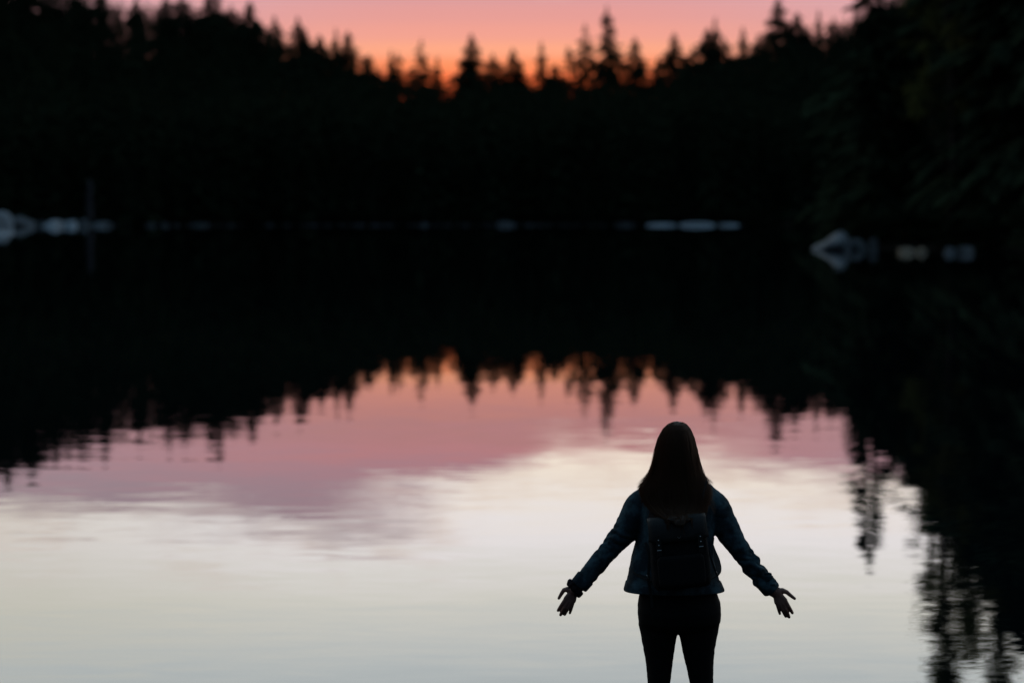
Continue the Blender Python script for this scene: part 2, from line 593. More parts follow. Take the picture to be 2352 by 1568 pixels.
def conifer(xd, ytop, D, style, label, group=None, name='conifer', cat='tree'):
    top = at(xd, ytop, D)
    g = gz(top.x, D)
    s = (top.z - g) / 18.0
    root = empty(name, (top.x, D, g))
    tag(root, label, cat, group)
    i = rt.randrange(len(CROWN[style]))
    cr = obj('crown', CROWN[style][i], root)
    tr = obj('trunk', TRUNK[rt.randrange(3)], root)
    ws = s if style != 'n' else s * 0.9
    cr.scale = (ws, ws, s)
    tr.scale = (ws, ws, s)
    root.rotation_euler = (0, 0, rt.random() * 6.28)
    return root


G1 = 'conifers along the far skyline'
G2 = 'conifers on the left shore'
G3 = 'trees of the right bank'
SKYLINE = [
    # left shore: tops above the picture, tips seen mirrored in the lake
    (4, -104, 222, 's', 'dark conifer at the far left edge whose mirrored tip hangs lowest', G2),
    (62, -80, 221, 'w', 'broad conifer mirrored just inside the left edge of the lake', G2),
    (118, -46, 222, 's', 'conifer mirrored where the pink reflection begins at left', G2),
    (176, -30, 222, 'w', 'broad conifer second in the row mirrored at the pink left corner', G2),
    (232, -34, 222, 's', 'pointed conifer left of the first pale notch at the top edge', G2),
    (312, -10, 223, 's', 'short conifer between the first two pale notches at the top edge', G2),
    (382, -18, 224, 's', 'pointed conifer just right of the second pale notch', G2),
    (497, -36, 227, 'n', 'slender conifer making the longest dark spike in the left reflection', G2),
    # direct skyline, left to right
    (417, -14, 226, 's', 'conifer just left of the third pale notch at the top edge', G1),
    (478, -14, 226, 'w', 'broad conifer just right of the third pale notch at the top edge', G1),
    (530, 10, 228, 's', 'small conifer between two sky notches at the upper left', G1),
    (574, 2, 224, 'w', 'broad conifer where the left treeline starts to drop', G1),
    (590, 46, 232, 's', 'low conifer on the falling slope left of the twin spires', G1),
    (631, 36, 240, 's', 'left one of the twin spires on the left treeline', G1),
    (684, 38, 240, 's', 'right one of the twin spires on the left treeline', G1),
    (700, 66, 238, 's', 'low conifer leaning against the right twin spire', G1),
    (734, 80, 242, 'w', 'small blunt conifer right of the twin spires', G1),
    (771, 63, 244, 'n', 'thin spike left of the step down in the treeline', G1),
    (799, 70, 244, 's', 'last conifer before the step down to the low treeline', G1),
    (846, 125, 250, 'w', 'first low bushy conifer right of the step down', G1),
    (897, 114, 254, 'n', 'thin spike among the low trees left of the orange glow', G1),
    (914, 120, 256, 'a', 'see-through conifer just right of the first low spike', G1),
    (967, 90, 258, 'a', 'airy faint spire left of the brightest orange gap', G1),
    (1004, 128, 258, 'n', 'small spike on the left rim of the brightest orange gap', G1),
    (1082, 77, 252, 's', 'stout dark conifer right of the brightest orange gap', G1),
    (1072, 120, 258, 's', 'low conifer hugging the stout one by the brightest gap', G1),
    (1131, 122, 260, 's', 'short conifer between the stout one and the second gap', G1),
    (1178, 110, 260, 's', 'pointed conifer between the two narrow orange gaps', G1),
    (1196, 142, 262, 'w', 'low bushy conifer left of the deepest narrow gap', G1),
    (1244, 95, 260, 'n', 'solitary thin spire right of the deepest narrow gap', G1),
    (1275, 146, 262, 'w', 'low blunt conifer right of the solitary thin spire', G1),
    (1306, 106, 262, 'a', 'short airy conifer left of the tall pair', G1),
    (1345, 54, 260, 'a', 'airy shorter tree of the tall pair on the skyline', G1),
    (1394, 12, 252, 'n', 'tallest spire of the central skyline, dark with ragged top', G1),
    (1410, 62, 256, 'a', 'ragged conifer overlapping the right side of the tallest spire', G1),
    (1458, 84, 256, 's', 'sharp single spire right of the tallest one', G1),
    (1512, 130, 254, 's', 'low conifer where the right treeline starts to climb', G1),
    (1549, 74, 250, 's', 'pointed conifer on the climbing right treeline', G1),
    (1590, 106, 248, 's', 'low conifer left of the flat-topped tree', G1),
    (1626, 64, 244, 'w', 'flat-topped broad conifer on the right treeline', G1),
    (1643, 38, 246, 'n', 'thin faint spike rising over the flat-topped tree', G1),
    (1662, 84, 244, 's', 'low conifer on the right flank of the flat-topped tree', G1),
    (1707, 62, 240, 'n', 'narrow isolated spike between the flat-topped and the big tree', G1),
    (1740, 84, 236, 's', 'low conifer under the left branches of the big right tree', G1),
    (1787, -8, 232, 's', 'big conifer whose tip reaches the top edge at right', G1),
    (1831, 28, 230, 'w', 'bushy conifer right of the big one at the top edge', G1),
    (1858, 58, 228, 's', 'low conifer left of the last thin spike on the right', G1),
    (1881, 22, 226, 'n', 'last thin spike before the black right bank', G1),
    (1915, 40, 222, 's', 'conifer filling the corner against the black right bank', G1),
]
for a in SKYLINE:
    conifer(a[0], a[1], 735 + (a[2] - 226) * 1.2, a[3], a[4], a[5])

# the dense wood behind and between them: one mass
VALLEY_X = [-700, 0, 60, 110, 200, 286, 354, 452, 503, 551, 607, 660, 720, 782, 816, 876, 920, 990, 1026, 1062, 1107, 1153, 1218, 1264, 1330, 1426, 1490, 1563, 1677, 1723, 1810, 1889, 1945, 1985, 2050, 2084, 2114, 2196, 2400]
VALLEY_Y = [-100, -92, -70, -40, -26, 2, 2, 7, 20, 19, 74, 96, 96, 100, 136, 152, 160, 172, 190, 182, 172, 178, 194, 166, 172, 178, 164, 136, 116, 104, 44, 92, 30, -8, -24, -60, -100, -200, -250]
LOWV = [conifer_mesh(200 + i, step=0.55, nb=6, side=2, rmax=2.3, slope=0.62, low=0.03) for i in range(4)]
BUSH = [conifer_mesh(240 + i, step=1.5, nb=7, side=2, rmax=2.5, slope=0.7, low=0.03) for i in range(3)]
rw = random.Random(77)
FV, FF, off = [], [], 0
cand = []
for k in range(1500):
    xd = -200 + 2620 * (k % 150 + rw.random()) / 150
    row = k // 150
    sy0 = np.interp(xd, [-200, 0, 300, 700, 1900, 2400], [490, 528, 556, 576, 574, 560])
    D = sy0 + 8 + row * 22 + rw.uniform(-9, 9)
    x = (xd - 1176) * K * D
    line = np.interp(xd, VALLEY_X, VALLEY_Y) - 4 + abs(rw.gauss(0, 11))
    cand.append((x, D, at(xd, line, D).z, row))
cand = np.array(cand)
cg, cd = ground_z(cand[:, 0], cand[:, 1]), shore_dist(cand[:, 0], cand[:, 1])
for (x, D, ztop, row), g, dsh in zip(cand, cg, cd):
    if dsh < 3:
        continue
    H = min(ztop - g, rw.uniform(25, 33) if row < 7 else 40)
    if H < 7:
        continue
    s = H / 18.0
    v, f = LOWV[rw.randrange(4)]
    a = rw.random() * 6.28
    R = np.array([[math.cos(a), -math.sin(a), 0], [math.sin(a), math.cos(a), 0], [0, 0, 1]])
    wsc = max(s, 0.9)
    FV.append((v * np.array([wsc, wsc, s])) @ R.T + np.array([x, D, g - 0.4]))
    FF.append(f + off)
    off += len(v)
# undergrowth along the banks, a dark skirt of low bushes
bxy = np.array([(rw.uniform(-150, 95), rw.uniform(485, 600)) for _ in range(3600)] + [(rw.uniform(16, 95), rw.uniform(90, 520)) for _ in range(4200)])
bd_ = shore_dist(bxy[:, 0], bxy[:, 1])
keep = (bd_ > 0.6) & (bd_ < 8)
bxy, bg_ = bxy[keep], ground_z(bxy[keep, 0], bxy[keep, 1])
for (x, y), g in zip(bxy, bg_):
    v, f = BUSH[rw.randrange(3)]
    sc_ = rw.uniform(0.7, 1.3)
    FV.append(v * np.array([sc_, sc_, rw.uniform(0.10, 0.22)]) + np.array([x, y, g - 0.2]))
    FF.append(f + off)
    off += len(v)
fv, ff = np.concatenate(FV), np.concatenate(FF)
me = bpy.data.meshes.new('forest')
me.vertices.add(len(fv))
me.vertices.foreach_set('co', fv.astype(np.float32).ravel())
me.loops.add(len(ff) * 3)
me.loops.foreach_set('vertex_index', ff.astype(np.int32).ravel())
me.polygons.add(len(ff))
me.polygons.foreach_set('loop_start', np.arange(0, len(ff) * 3, 3, dtype=np.int32))
me.update(calc_edges=True)
me.materials.append(M['needle'])
tag(obj('forest', me), 'black mass of dense conifer wood covering the far shore', 'forest', kind='stuff')


def leafy_mesh(seed, H=15.0, R=3.2, clumps=70, per=90, size=0.17, z0=0.25, taper=0.6):
    """broadleaf crown: small leaves in clumps around limb ends, plus trunk with limbs"""
    rng = random.Random(seed)
    V, F = [], []
    mb = MB()
    tp = [Vector((0.2 * math.sin(i * 0.9 + seed), 0.2 * math.cos(i * 0.7 + seed), -0.5 + (H * 0.92 + 0.5) * i / 8)) for i in range(9)]
    mb.tube(tp, [0.22 * (1 - 0.92 * i / 8) + 0.012 for i in range(9)], 8, side=Vector((1, 0, 0)), round_ends=False)
    for c in range(clumps):
        u = rng.random() ** 0.85
        z = H * (z0 + (1 - z0) * u)
        rr = R * (1 - taper * u) * math.sqrt(rng.random()) * math.sin(min(1, (1.02 - u) * 2.2) * 1.57)
        a = rng.random() * 6.28
        cpt = Vector((rr * math.cos(a), rr * math.sin(a), z))
        i0 = max(0, min(8, int((z * 0.85 + 0.5) / (H * 0.92 + 0.5) * 8)))
        st = tp[max(0, i0 - 1)]
        mb.tube([st, (st + cpt) * 0.5 + Vector((0, 0, 0.15)), cpt], [0.05, 0.03, 0.008], 5, round_ends=False)
        cr_ = rng.uniform(0.35, 0.85)
        for q in range(per):
            v = Vector((rng.gauss(0, 1), rng.gauss(0, 1), rng.gauss(0, 0.75))) * (cr_ * 0.55)
            p = cpt + v
            d1 = Vector((rng.gauss(0, 1), rng.gauss(0, 1), rng.gauss(0, 1))).normalized()
            d2 = d1.orthogonal().normalized()
            s = size * rng.uniform(0.6, 1.3)
            o = len(V)
            V += [p - d1 * s * 0.6, p + d2 * s * 0.35, p + d1 * s * 0.6, p - d2 * s * 0.35]
            F.append((o, o + 1, o + 2, o + 3))
    return mesh('crown', V, F, M['leaf']), mb.mesh('trunk', M['bark'])


LEAFY = [leafy_mesh(301, H=22, R=2.3, clumps=62, per=110, size=0.2, taper=0.5), leafy_mesh(302, H=22, R=2.7, clumps=85, per=110, size=0.2, taper=0.5), leafy_mesh(303, H=22, R=2.0, clumps=50, per=110, size=0.2, taper=0.4)]


def stand(xd, D, yr):
    """foot point and height of a tree whose mirrored tip lies at survey height yr"""
    x = (xd - 1176) * K * D
    g = gz(x, D)
    return Vector((x, D, g)), D * (yr - HZ) * K - CAM_Z - g


def leafy(xd, D, yr, i, label, group=None):
    p, H = stand(xd, D, yr)
    root = tag(empty('broadleaf_tree', p), label, 'tree', group)
    s = H / 22.0
    for nm, me_ in (('crown', LEAFY[i][0]), ('trunk', LEAFY[i][1])):
        obj(nm, me_, root).scale = (1.45, 1.45, s)
    root.rotation_euler = (0, 0, rt.random() * 6.28)
    return root


def con_h(xd, D, yr, style, label, group=None):
    p, H = stand(xd, D, yr)
    root = tag(empty('conifer', p), label, 'tree', group)
    i = rt.randrange(len(CROWN[style]))
    s = H / 18.0
    obj('crown', CROWN[style][i], root).scale = (s, s, s)
    obj('trunk', TRUNK[i % 3], root).scale = (s, s, s)
    root.rotation_euler = (0, 0, rt.random() * 6.28)
    return root


con_h(2001, 205, 1318, 'n', 'slim conifer mirrored as a lone dark point at right, beyond the woman', G3)
leafy(2178, 196, 1640, 0, 'loose leafy tree whose see-through mirrored crown reaches the bottom edge', G3)
leafy(2232, 199, 1520, 1, 'leafy tree mirrored in the lower right corner beside the loosest crown', G3)
leafy(2300, 193, 1660, 1, 'leafy tree mirrored at the very corner, nearest the right picture edge', G3)
leafy(2140, 204, 1400, 2, 'small leafy tree mirrored just left of the loosest crown', G3)
MASS = 'dark tree lost in the black mass of the right bank'
for xd, D, yr, st in [(1975, 240, 1010, 's'), (2030, 225, 1050, 's'), (1968, 262, 1000, 'w'), (2060, 212, 1075, 'w'), (2085, 220, 1105, 's'), (2110, 208, 1145, 'w'),
                      (2140, 214, 1185, 's'), (2165, 206, 1215, 'w'), (2190, 216, 1245, 'w'), (2215, 208, 1280, 's'), (2240, 202, 1320, 'w'), (2262, 210, 1350, 'w'),
                      (2285, 200, 1390, 's'), (2310, 208, 1425, 'w'), (2335, 198, 1465, 'w'), (2365, 190, 1510, 'w'), (2392, 194, 1560, 's'), (2050, 255, 1060, 'w'), (2120, 248, 1150, 's'), (2200, 240, 1255, 'w'),
                      (2290, 236, 1395, 'w'), (2350, 226, 1480, 's'), (1960, 310, 1005, 's'), (2010, 292, 1030, 'w')]:
    con_h(xd, D, yr, st, MASS, 'black mass of trees on the right bank')


# ------------------------------------------------------------------ rocks on the shores
def rock_mesh(seed, sx, sy, sz, mat, rough=0.35, cut=None):
    bm = bmesh.new()
    bmesh.ops.create_icosphere(bm, subdivisions=4, radius=1)
    o = Vector((seed * 3.7, seed * 1.3, seed * 0.7))
    planes = []
    rng = random.Random(seed)
    for _ in range(9):
        n = Vector((rng.gauss(0, 1), rng.gauss(0, 1), rng.gauss(0, 0.8))).normalized()
        planes.append((n, rng.uniform(0.55, 0.85)))
    for v in bm.verts:
        p = v.co.copy()
        for n, d in planes:
            e = p.dot(n) - d
            if e > 0:
                p -= n * e * 0.85
        p *= 1 + rough * 0.5 * mn.noise(p * 1.4 + o) + rough * 0.18 * mn.noise(p * 5 + o)
        if cut:
            p = cut(p)
        v.co = Vector((p.x * sx, p.y * sy, p.z * sz))
    me_ = bpy.data.meshes.new('boulder')
    bm.to_mesh(me_)
    bm.free()
    me_.materials.append(mat)
    me_.shade_smooth()
    return me_


def boulder(xd, ywater, wpx, hpx, label, group, mat='granite', D=None, seed=1, name='boulder', cut=None, dep=0.8, rz=None):
    if D is None:
        D = CAM_Z / ((ywater - HZ) * K)
        if D > 450:                                   # far shore: stand it at the water's edge
            dd = np.arange(440, D + 20, 0.5)
            sd_ = shore_dist((xd - 1176) * K * dd, dd)
            D = float(dd[np.nonzero(sd_ < -0.8)[0][-1]])
    sc_ = K * D
    sx, sz = wpx * sc_ / 2, hpx * sc_
    o = obj(name, rock_mesh(seed, sx, max(sx * dep, 0.25), sz, M[mat], cut=cut))
    o.location = ((xd - 1176) * sc_, D, max(0.0, gz((xd - 1176) * sc_, D)) + 0.02)
    o.rotation_euler = (0, 0, rz if rz is not None else 0)
    tag(o, label, 'rock', group)
    return o


GL = 'pale boulders on the left shore'
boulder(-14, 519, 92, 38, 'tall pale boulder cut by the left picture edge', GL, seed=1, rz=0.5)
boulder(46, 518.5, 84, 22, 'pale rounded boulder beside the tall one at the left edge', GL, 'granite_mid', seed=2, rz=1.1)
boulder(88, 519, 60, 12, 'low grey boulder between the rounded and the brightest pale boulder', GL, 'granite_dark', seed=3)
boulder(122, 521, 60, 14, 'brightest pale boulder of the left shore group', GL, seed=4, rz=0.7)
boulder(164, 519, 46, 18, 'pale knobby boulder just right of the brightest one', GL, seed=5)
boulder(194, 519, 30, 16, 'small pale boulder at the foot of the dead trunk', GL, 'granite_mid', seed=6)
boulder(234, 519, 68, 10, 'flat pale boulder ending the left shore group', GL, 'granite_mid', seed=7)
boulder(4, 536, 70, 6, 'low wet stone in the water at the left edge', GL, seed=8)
GF = 'small pale rocks along the far shore'
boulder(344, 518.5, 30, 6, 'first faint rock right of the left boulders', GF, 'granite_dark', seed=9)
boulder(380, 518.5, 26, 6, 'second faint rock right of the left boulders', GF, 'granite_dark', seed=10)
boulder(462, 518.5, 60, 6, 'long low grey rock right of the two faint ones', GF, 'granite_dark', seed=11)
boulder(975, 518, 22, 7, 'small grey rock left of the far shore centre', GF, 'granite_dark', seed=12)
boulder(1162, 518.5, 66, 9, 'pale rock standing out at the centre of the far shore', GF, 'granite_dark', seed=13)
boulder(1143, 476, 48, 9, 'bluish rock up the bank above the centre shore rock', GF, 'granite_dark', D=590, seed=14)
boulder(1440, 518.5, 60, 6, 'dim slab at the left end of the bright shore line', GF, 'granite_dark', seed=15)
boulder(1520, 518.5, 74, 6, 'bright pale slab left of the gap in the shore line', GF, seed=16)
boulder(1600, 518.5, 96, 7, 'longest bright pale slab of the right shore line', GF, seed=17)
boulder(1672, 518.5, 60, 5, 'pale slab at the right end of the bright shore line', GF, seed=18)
GR = 'rocks in the water by the right bank'


def lean(p):
    z = p.z
    if p.x < 0.55:
        z = p.z * (0.30 + 0.70 * max(0, min(1, (p.x + 1) / 1.5)))
    return Vector((min(p.x, 0.78), p.y, z * 1.15))


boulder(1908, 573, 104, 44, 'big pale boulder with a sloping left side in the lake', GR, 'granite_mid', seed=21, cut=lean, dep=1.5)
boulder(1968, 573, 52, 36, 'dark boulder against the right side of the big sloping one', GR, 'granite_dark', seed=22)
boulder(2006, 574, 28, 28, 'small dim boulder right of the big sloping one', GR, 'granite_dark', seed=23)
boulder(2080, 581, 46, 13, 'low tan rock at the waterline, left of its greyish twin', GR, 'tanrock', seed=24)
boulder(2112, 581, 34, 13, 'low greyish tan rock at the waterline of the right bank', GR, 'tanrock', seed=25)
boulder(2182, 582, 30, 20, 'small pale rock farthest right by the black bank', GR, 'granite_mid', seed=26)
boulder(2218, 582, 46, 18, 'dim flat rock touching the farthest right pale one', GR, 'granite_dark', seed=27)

# bleached dead trunk above the left boulders
mbt = MB()
p0 = at(206, 512, 548)
p0.z = gz(p0.x, 548)
mbt.tube([Vector((0, 0, -0.4)), Vector((0.03, 0, 1.2)), Vector((-0.05, 0, 2.6)), Vector((0.06, 0, 4.3)), Vector((0.02, 0, 5.2))], [0.50, 0.42, 0.36, 0.28, 0.12], 12, side=Vector((1, 0, 0)), round_ends=False)
root = tag(empty('dead_tree', p0), 'bleached broken dead trunk standing above the left boulders', 'tree')
root.scale = (2, 2, 2)
obj('trunk', mbt.mesh('trunk', M['deadwood']), root)
for k, (zz, dx_) in enumerate(((2.2, 0.9), (3.1, -0.7), (3.9, 0.6))):
    mb = MB()
    mb.tube([Vector((0, 0, zz)), Vector((dx_ * 0.6, 0.1, zz + 0.15)), Vector((dx_, 0.15, zz + 0.4))], [0.08, 0.05, 0.015], 7, round_ends=False)
    obj('branch_stub', mb.mesh('branch_stub', M['deadwood']), root)

# thin line of pale stones along the far waterline
rs = random.Random(9)
mbs = MB()
for k in range(420):
    xd = rs.uniform(300, 1720)
    i = np.interp(xd, [300, 620, 640, 1700, 1720], [0.35, 0.5, 0.8, 1, 0.4])
    if rs.random() > i:
        continue
    x = (xd - 1176) * K * 572
    ys = np.arange(500, 590, 0.5)
    dd = shore_dist(np.full_like(ys, x), ys)
    y = float(ys[np.argmin(np.abs(dd - rs.uniform(-0.4, 1.2)))])
    r = rs.uniform(0.15, 0.42)
    mbs.ball((x, y, max(0, gz(x, y)) + r * 0.2), (r * rs.uniform(1, 1.9), r, r * 0.6), 7, 4)
tag(obj('shore_stones', mbs.mesh('shore_stones', M['granite_dark'])), 'thin pale line of stones along the far waterline', 'stones', kind='stuff')

# ------------------------------------------------------------------ the woman by the lake
PY = 9.9
FX = (1556 - 1176) * K * PY
base = Vector((FX, PY, gz(FX, PY)))


def c1(x, y, dy=0.0):
    return at(x * .41215 + 1223.0, y * .41215 + 922.0, PY + dy)


def c2(x, y, dy=0.0):
    return at(x * .084 + 1260.7, y * .084 + 1298.3, PY + dy)


def c3(x, y, dy=0.0):
    return at(x * .08998 + 1731.1, y * .08998 + 1298.3, PY + dy)


CP = 0.41215 * K * PY        # metres per c1 unit


def ering(L, R, yd, depth, dyc=0.0, n=40, e=2.3, tilt=0.0):
    """ellipse ring level with the ground, given outline left/right (survey units)"""
    a, c = at(L, yd, PY + dyc), at(R, yd, PY + dyc)
    cen = (a + c) / 2
    hw = (c.x - a.x) / 2
    out = []
    for k in range(n):
        th = 2 * math.pi * k / n
        cs, sn = math.cos(th), math.sin(th)
        x = math.copysign(abs(cs) ** (2 / e), cs) * hw
        y = math.copysign(abs(sn) ** (2 / e), sn) * depth
        out.append(cen + Vector((x, y, 0)))
    return out


woman = tag(empty('person', base), 'woman seen from behind with arms spread, blue denim jacket, black leggings, long hair', 'person')

ARM_L = [(640, 552, 0.0), (594, 584, 0.0), (517, 725, 0.0), (440, 813, -0.005), (340, 930, 0.0), (260, 1024, 0.01)]
ARM_R = [(972, 552, 0.0), (1016, 584, 0.0), (1092, 725, 0.0), (1160, 832, -0.005), (1248, 948, 0.0), (1335, 1051, 0.01)]

# --- body: one continuous skin surface with head, arms, hands and legs
bd = MB()
hc = at(1556, 1034, PY)
bd.ball(hc + Vector((0, 0.005, 0.02)), (0.073, 0.092, 0.088))
bd.ball(hc + Vector((0, 0.035, -0.055)), (0.055, 0.06, 0.062))
bd.tube([hc + Vector((0, 0.085, 0.005)), hc + Vector((0, 0.108, -0.025)), hc + Vector((0, 0.112, -0.036))], [0.007, 0.011, 0.013], 8)
bd.tube([hc + Vector((-0.02, 0.088, -0.066)), hc + Vector((0, 0.095, -0.064)), hc + Vector((0.02, 0.088, -0.066))], [0.006, 0.009, 0.006], 8)
bd.ball(hc + Vector((0, 0.085, -0.100)), (0.018, 0.014, 0.014))
for s in (-1, 1):
    bd.ball(hc + Vector((s * 0.076, 0.0, -0.012)), (0.010, 0.02, 0.03))
    bd.ball(hc + Vector((s * 0.03, 0.078, 0.022)), (0.02, 0.012, 0.007))
bd.tube([hc + Vector((0, -0.01, -0.05)), at(1556, 1100, PY - 0.01), at(1556, 1125, PY)], [0.048, 0.05, 0.065], 16)
bd.loft([ering(1520, 1592, 1116, 0.045), ering(1496, 1618, 1136, 0.065), ering(1486, 1624, 1180, 0.09), ering(1484, 1624, 1240, 0.095),
         ering(1488, 1620, 1290, 0.085), ering(1476, 1640, 1350, 0.09), ering(1472, 1648, 1400, 0.10, 0), ering(1480, 1640, 1440, 0.09)])
for A in (ARM_L, ARM_R):
    bd.tube([c1(*p) for p in A], [0.036, 0.038, 0.035, 0.031, 0.028, 0.025], 14)
# hands: four palm bones, four bent fingers and a thumb each
LW = [(900, 470), (825, 560), (690, 690)]


def hand(cf, wrist, knuck, tips, thumb, px_m):
    wpts = [cf(x, y, 0.01) for x, y in wrist]
    bd.tube(wpts, [0.025, 0.024, 0.024], 14, flat=(0.75, 1.05))
    w0 = wpts[-1]
    for (kx, ky), (tx, ty), rr in zip(knuck, tips, (0.0083, 0.0086, 0.0083, 0.0073)):
        k = cf(kx, ky, 0.008)
        bd.tube([w0 + (k - w0) * 0.05, (w0 + k) / 2, k], [0.0125, 0.0118, 0.0098], 12, flat=(0.95, 1.15))
        tdir = Vector((tx - kx, ty - ky))
        m1 = cf(kx + tdir.x * 0.44, ky + tdir.y * 0.44, 0.014)
        m2 = cf(kx + tdir.x * 0.74, ky + tdir.y * 0.74, 0.036)
        tp = cf(kx + tdir.x * 0.95, ky + tdir.y * 0.95, 0.056)
        bd.tube([k, m1, m2, tp], [rr * 1.12, rr * 1.03, rr * 0.95, rr * 0.78], 10)
    tp = [cf(x, y, d) for x, y, d in thumb]
    bd.tube(tp, [0.014, 0.0125, 0.0095, 0.0082, 0.0066], 10)


hand(c2, LW, [(470, 900), (530, 965), (600, 990), (672, 960)], [(240, 1240), (308, 1362), (420, 1352), (568, 1312)],
     [(640, 690, 0.01), (500, 650, 0.016), (410, 665, 0.022), (345, 765, 0.026), (272, 890, 0.03)], 0.00015)
hand(c3, [(400, 540), (450, 610), (580, 690)], [(800, 890), (738, 950), (668, 970), (590, 940)], [(998, 1222), (912, 1330), (826, 1308), (672, 1240)],
     [(620, 650, 0.01), (740, 640, 0.016), (845, 675, 0.022), (930, 750, 0.026), (1045, 838, 0.03)], 0.00016)
LEGL = [(707, 1190, 110), (700, 1240, 113), (706, 1285, 106), (704, 1320, 99), (705, 1370, 90), (707, 1450, 77), (705, 1568, 65)]
LEGR = [(926, 1190, 115), (928, 1240, 117), (924, 1285, 112), (925, 1325, 103), (926, 1390, 91), (933, 1470, 78), (942, 1568, 67)]


def leg_path(L, grow):
    pts = [c1(x, y, 0.0) for x, y, r in L]
    rad = [r * CP + grow for x, y, r in L]
    k = pts[-1]
    zz = k.z - base.z
    sx = k.x
    for f, r, dyy in ((0.86, 0.052, 0.0), (0.68, 0.055, -0.018), (0.5, 0.049, -0.016), (0.3, 0.037, -0.004), (0.17, 0.034, 0.0)):
        pts.append(Vector((sx + (sx - FX) * (1 - f) * 0.05, PY + dyy, base.z + zz * f)))
        rad.append(r + grow)
    return pts, rad


for L in (LEGL, LEGR):
    p, r = leg_path(L, -0.006)
    bd.tube(p, r, 16)
    an = p[-1]
    bd.tube([an + Vector((0, -0.02, -0.06)), an + Vector((0, 0.06, -0.075)), an + Vector((0, 0.14, -0.085))], [0.03, 0.032, 0.025], 12)
obj('body', bd.remesh('body', M['skin'], 0.0026, base, 2), woman)
for s in (-1, 1):
    mb = MB()
    mb.ball(hc + Vector((s * 0.03, 0.082, 0.008)) - base, 0.012)
    obj('eye', mb.mesh('eye', M['eye']), woman)

# --- leggings
lg = MB()
lg.loft([ering(1475, 1640, 1330, 0.085), ering(1471, 1645, 1352, 0.095, -0.005), ering(1467.5, 1648.5, 1365, 0.104, -0.008),
         ering(1465, 1654, 1380, 0.112, -0.014), ering(1464, 1656.5, 1402, 0.118, -0.018), ering(1466.5, 1655, 1428, 0.112, -0.016),
         ering(1480, 1640, 1442, 0.095, -0.010), ering(1505, 1612, 1447, 0.07, -0.004), ering(1540, 1576, 1450, 0.03, 0)])
for L in (LEGL, LEGR):
    p, r = leg_path(L, 0.0)
    lg.tube(p, r, 18)


def leg_fold(c):
    return 0.0012 * mn.noise(Vector((c.x * 25, c.y * 25, c.z * 60)))


obj('leggings', lg.remesh('leggings', M['leggings'], 0.005, base, 16, leg_fold), woman)

# --- boots standing on the bank
for L in (LEGL, LEGR):
    p, r = leg_path(L, 0.0)
    an = p[-1]
    mb = MB()
    mb.tube([an + Vector((0, 0, 0.10)), an + Vector((0, 0, 0.0)), an + Vector((0, -0.005, -0.05))], [0.043, 0.045, 0.046], 14)
    zf = base.z + 0.045
    mb.tube([Vector((an.x, PY - 0.035, zf)), Vector((an.x, PY + 0.05, zf + 0.005)), Vector((an.x * 1.004, PY + 0.13, zf - 0.01)), Vector((an.x * 1.006, PY + 0.18, zf - 0.015))], [0.042, 0.046, 0.044, 0.030], 14)
    bt = obj('boot', mb.remesh('boot', M['bootleather'], 0.006, base, 3), woman)
    ms = MB()
    ms.loft([[Vector((an.x + 0.047 * math.cos(q) * (1 - 0.1 * math.sin(q)), PY + 0.07 + 0.155 * math.sin(q), zf - 0.052 + h)) - base for q in [i * 2 * math.pi / 24 for i in range(24)]] for h in (0, 0.018)])
    obj('sole', ms.mesh('sole', M['canvas'], False), bt)

# --- denim jacket
jk = MB()
TOR = [(1528, 1584, 1093, 0.055, 0.0), (1508, 1604, 1101, 0.070, 0.0), (1484, 1630, 1111, 0.085, 0.0), (1470, 1644, 1123, 0.098, 0.0), (1465, 1648, 1145, 0.112, 0.0),
       (1464, 1645, 1180, 0.122, 0.0), (1465, 1641, 1222, 0.124, 0.0), (1458, 1638.5, 1252, 0.120, 0.0), (1449.5, 1639.5, 1289, 0.122, 0.0),
       (1441, 1651, 1328, 0.134, 0.0), (1435, 1661, 1354, 0.143, 0.0)]
rings = [ering(*r[:4], r[4], n=56) for r in TOR]
for L, R, yy, dd in ((1439, 1657, 1354, 0.138), (1446, 1650, 1328, 0.126), (1455, 1640, 1300, 0.115)):
    rings.append(ering(L, R, yy, dd, 0.0, n=56))
jk.loft(rings)


def sleeve(A, R, seed):
    pts0 = [c1(*p) for p in A]
    # resample densely, with fold rings that pile up towards the elbow and cuff
    pts, rad = [], []
    n = 64
    seg = [0.0]
    for i in range(1, len(pts0)):
        seg.append(seg[-1] + (pts0[i] - pts0[i - 1]).length)
    for k in range(n):
        s = seg[-1] * k / (n - 1)
        i = max(j for j in range(len(seg)) if seg[j] <= s + 1e-9)
        i = min(i, len(seg) - 2)
        f = (s - seg[i]) / (seg[i + 1] - seg[i])
        f2 = f
        pts.append(pts0[i].lerp(pts0[i + 1], f2))
        rr = R[i] * (1 - f) + R[i + 1] * f
        rad.append(rr)
    for _ in range(3):
        pts = [pts[0]] + [(pts[i - 1] + pts[i] * 2 + pts[i + 1]) / 4 for i in range(1, n - 1)] + [pts[-1]]
    rr_ = rad[-1]
    d = (pts[-1] - pts[-2]).normalized()
    pts += [pts[-1] - d * 0.001, pts[-1] - d * 0.03]
    rad += [rr_ * 0.86, rr_ * 0.80]
    rings_ = []
    nn_ = 28
    side = Vector((0, 1, 0))
    for i, (p, r) in enumerate(zip(pts, rad)):
        dd = d if i >= n - 1 else (pts[min(i + 1, n - 1)] - pts[max(i - 1, 0)]).normalized()
        sv = (side - dd * side.dot(dd)).normalized()
        q = dd.cross(sv)
        rings_.append([p + sv * math.cos(2 * math.pi * k / nn_) * r * 0.98 + q * math.sin(2 * math.pi * k / nn_) * r for k in range(nn_)])
    jk.loft(rings_)


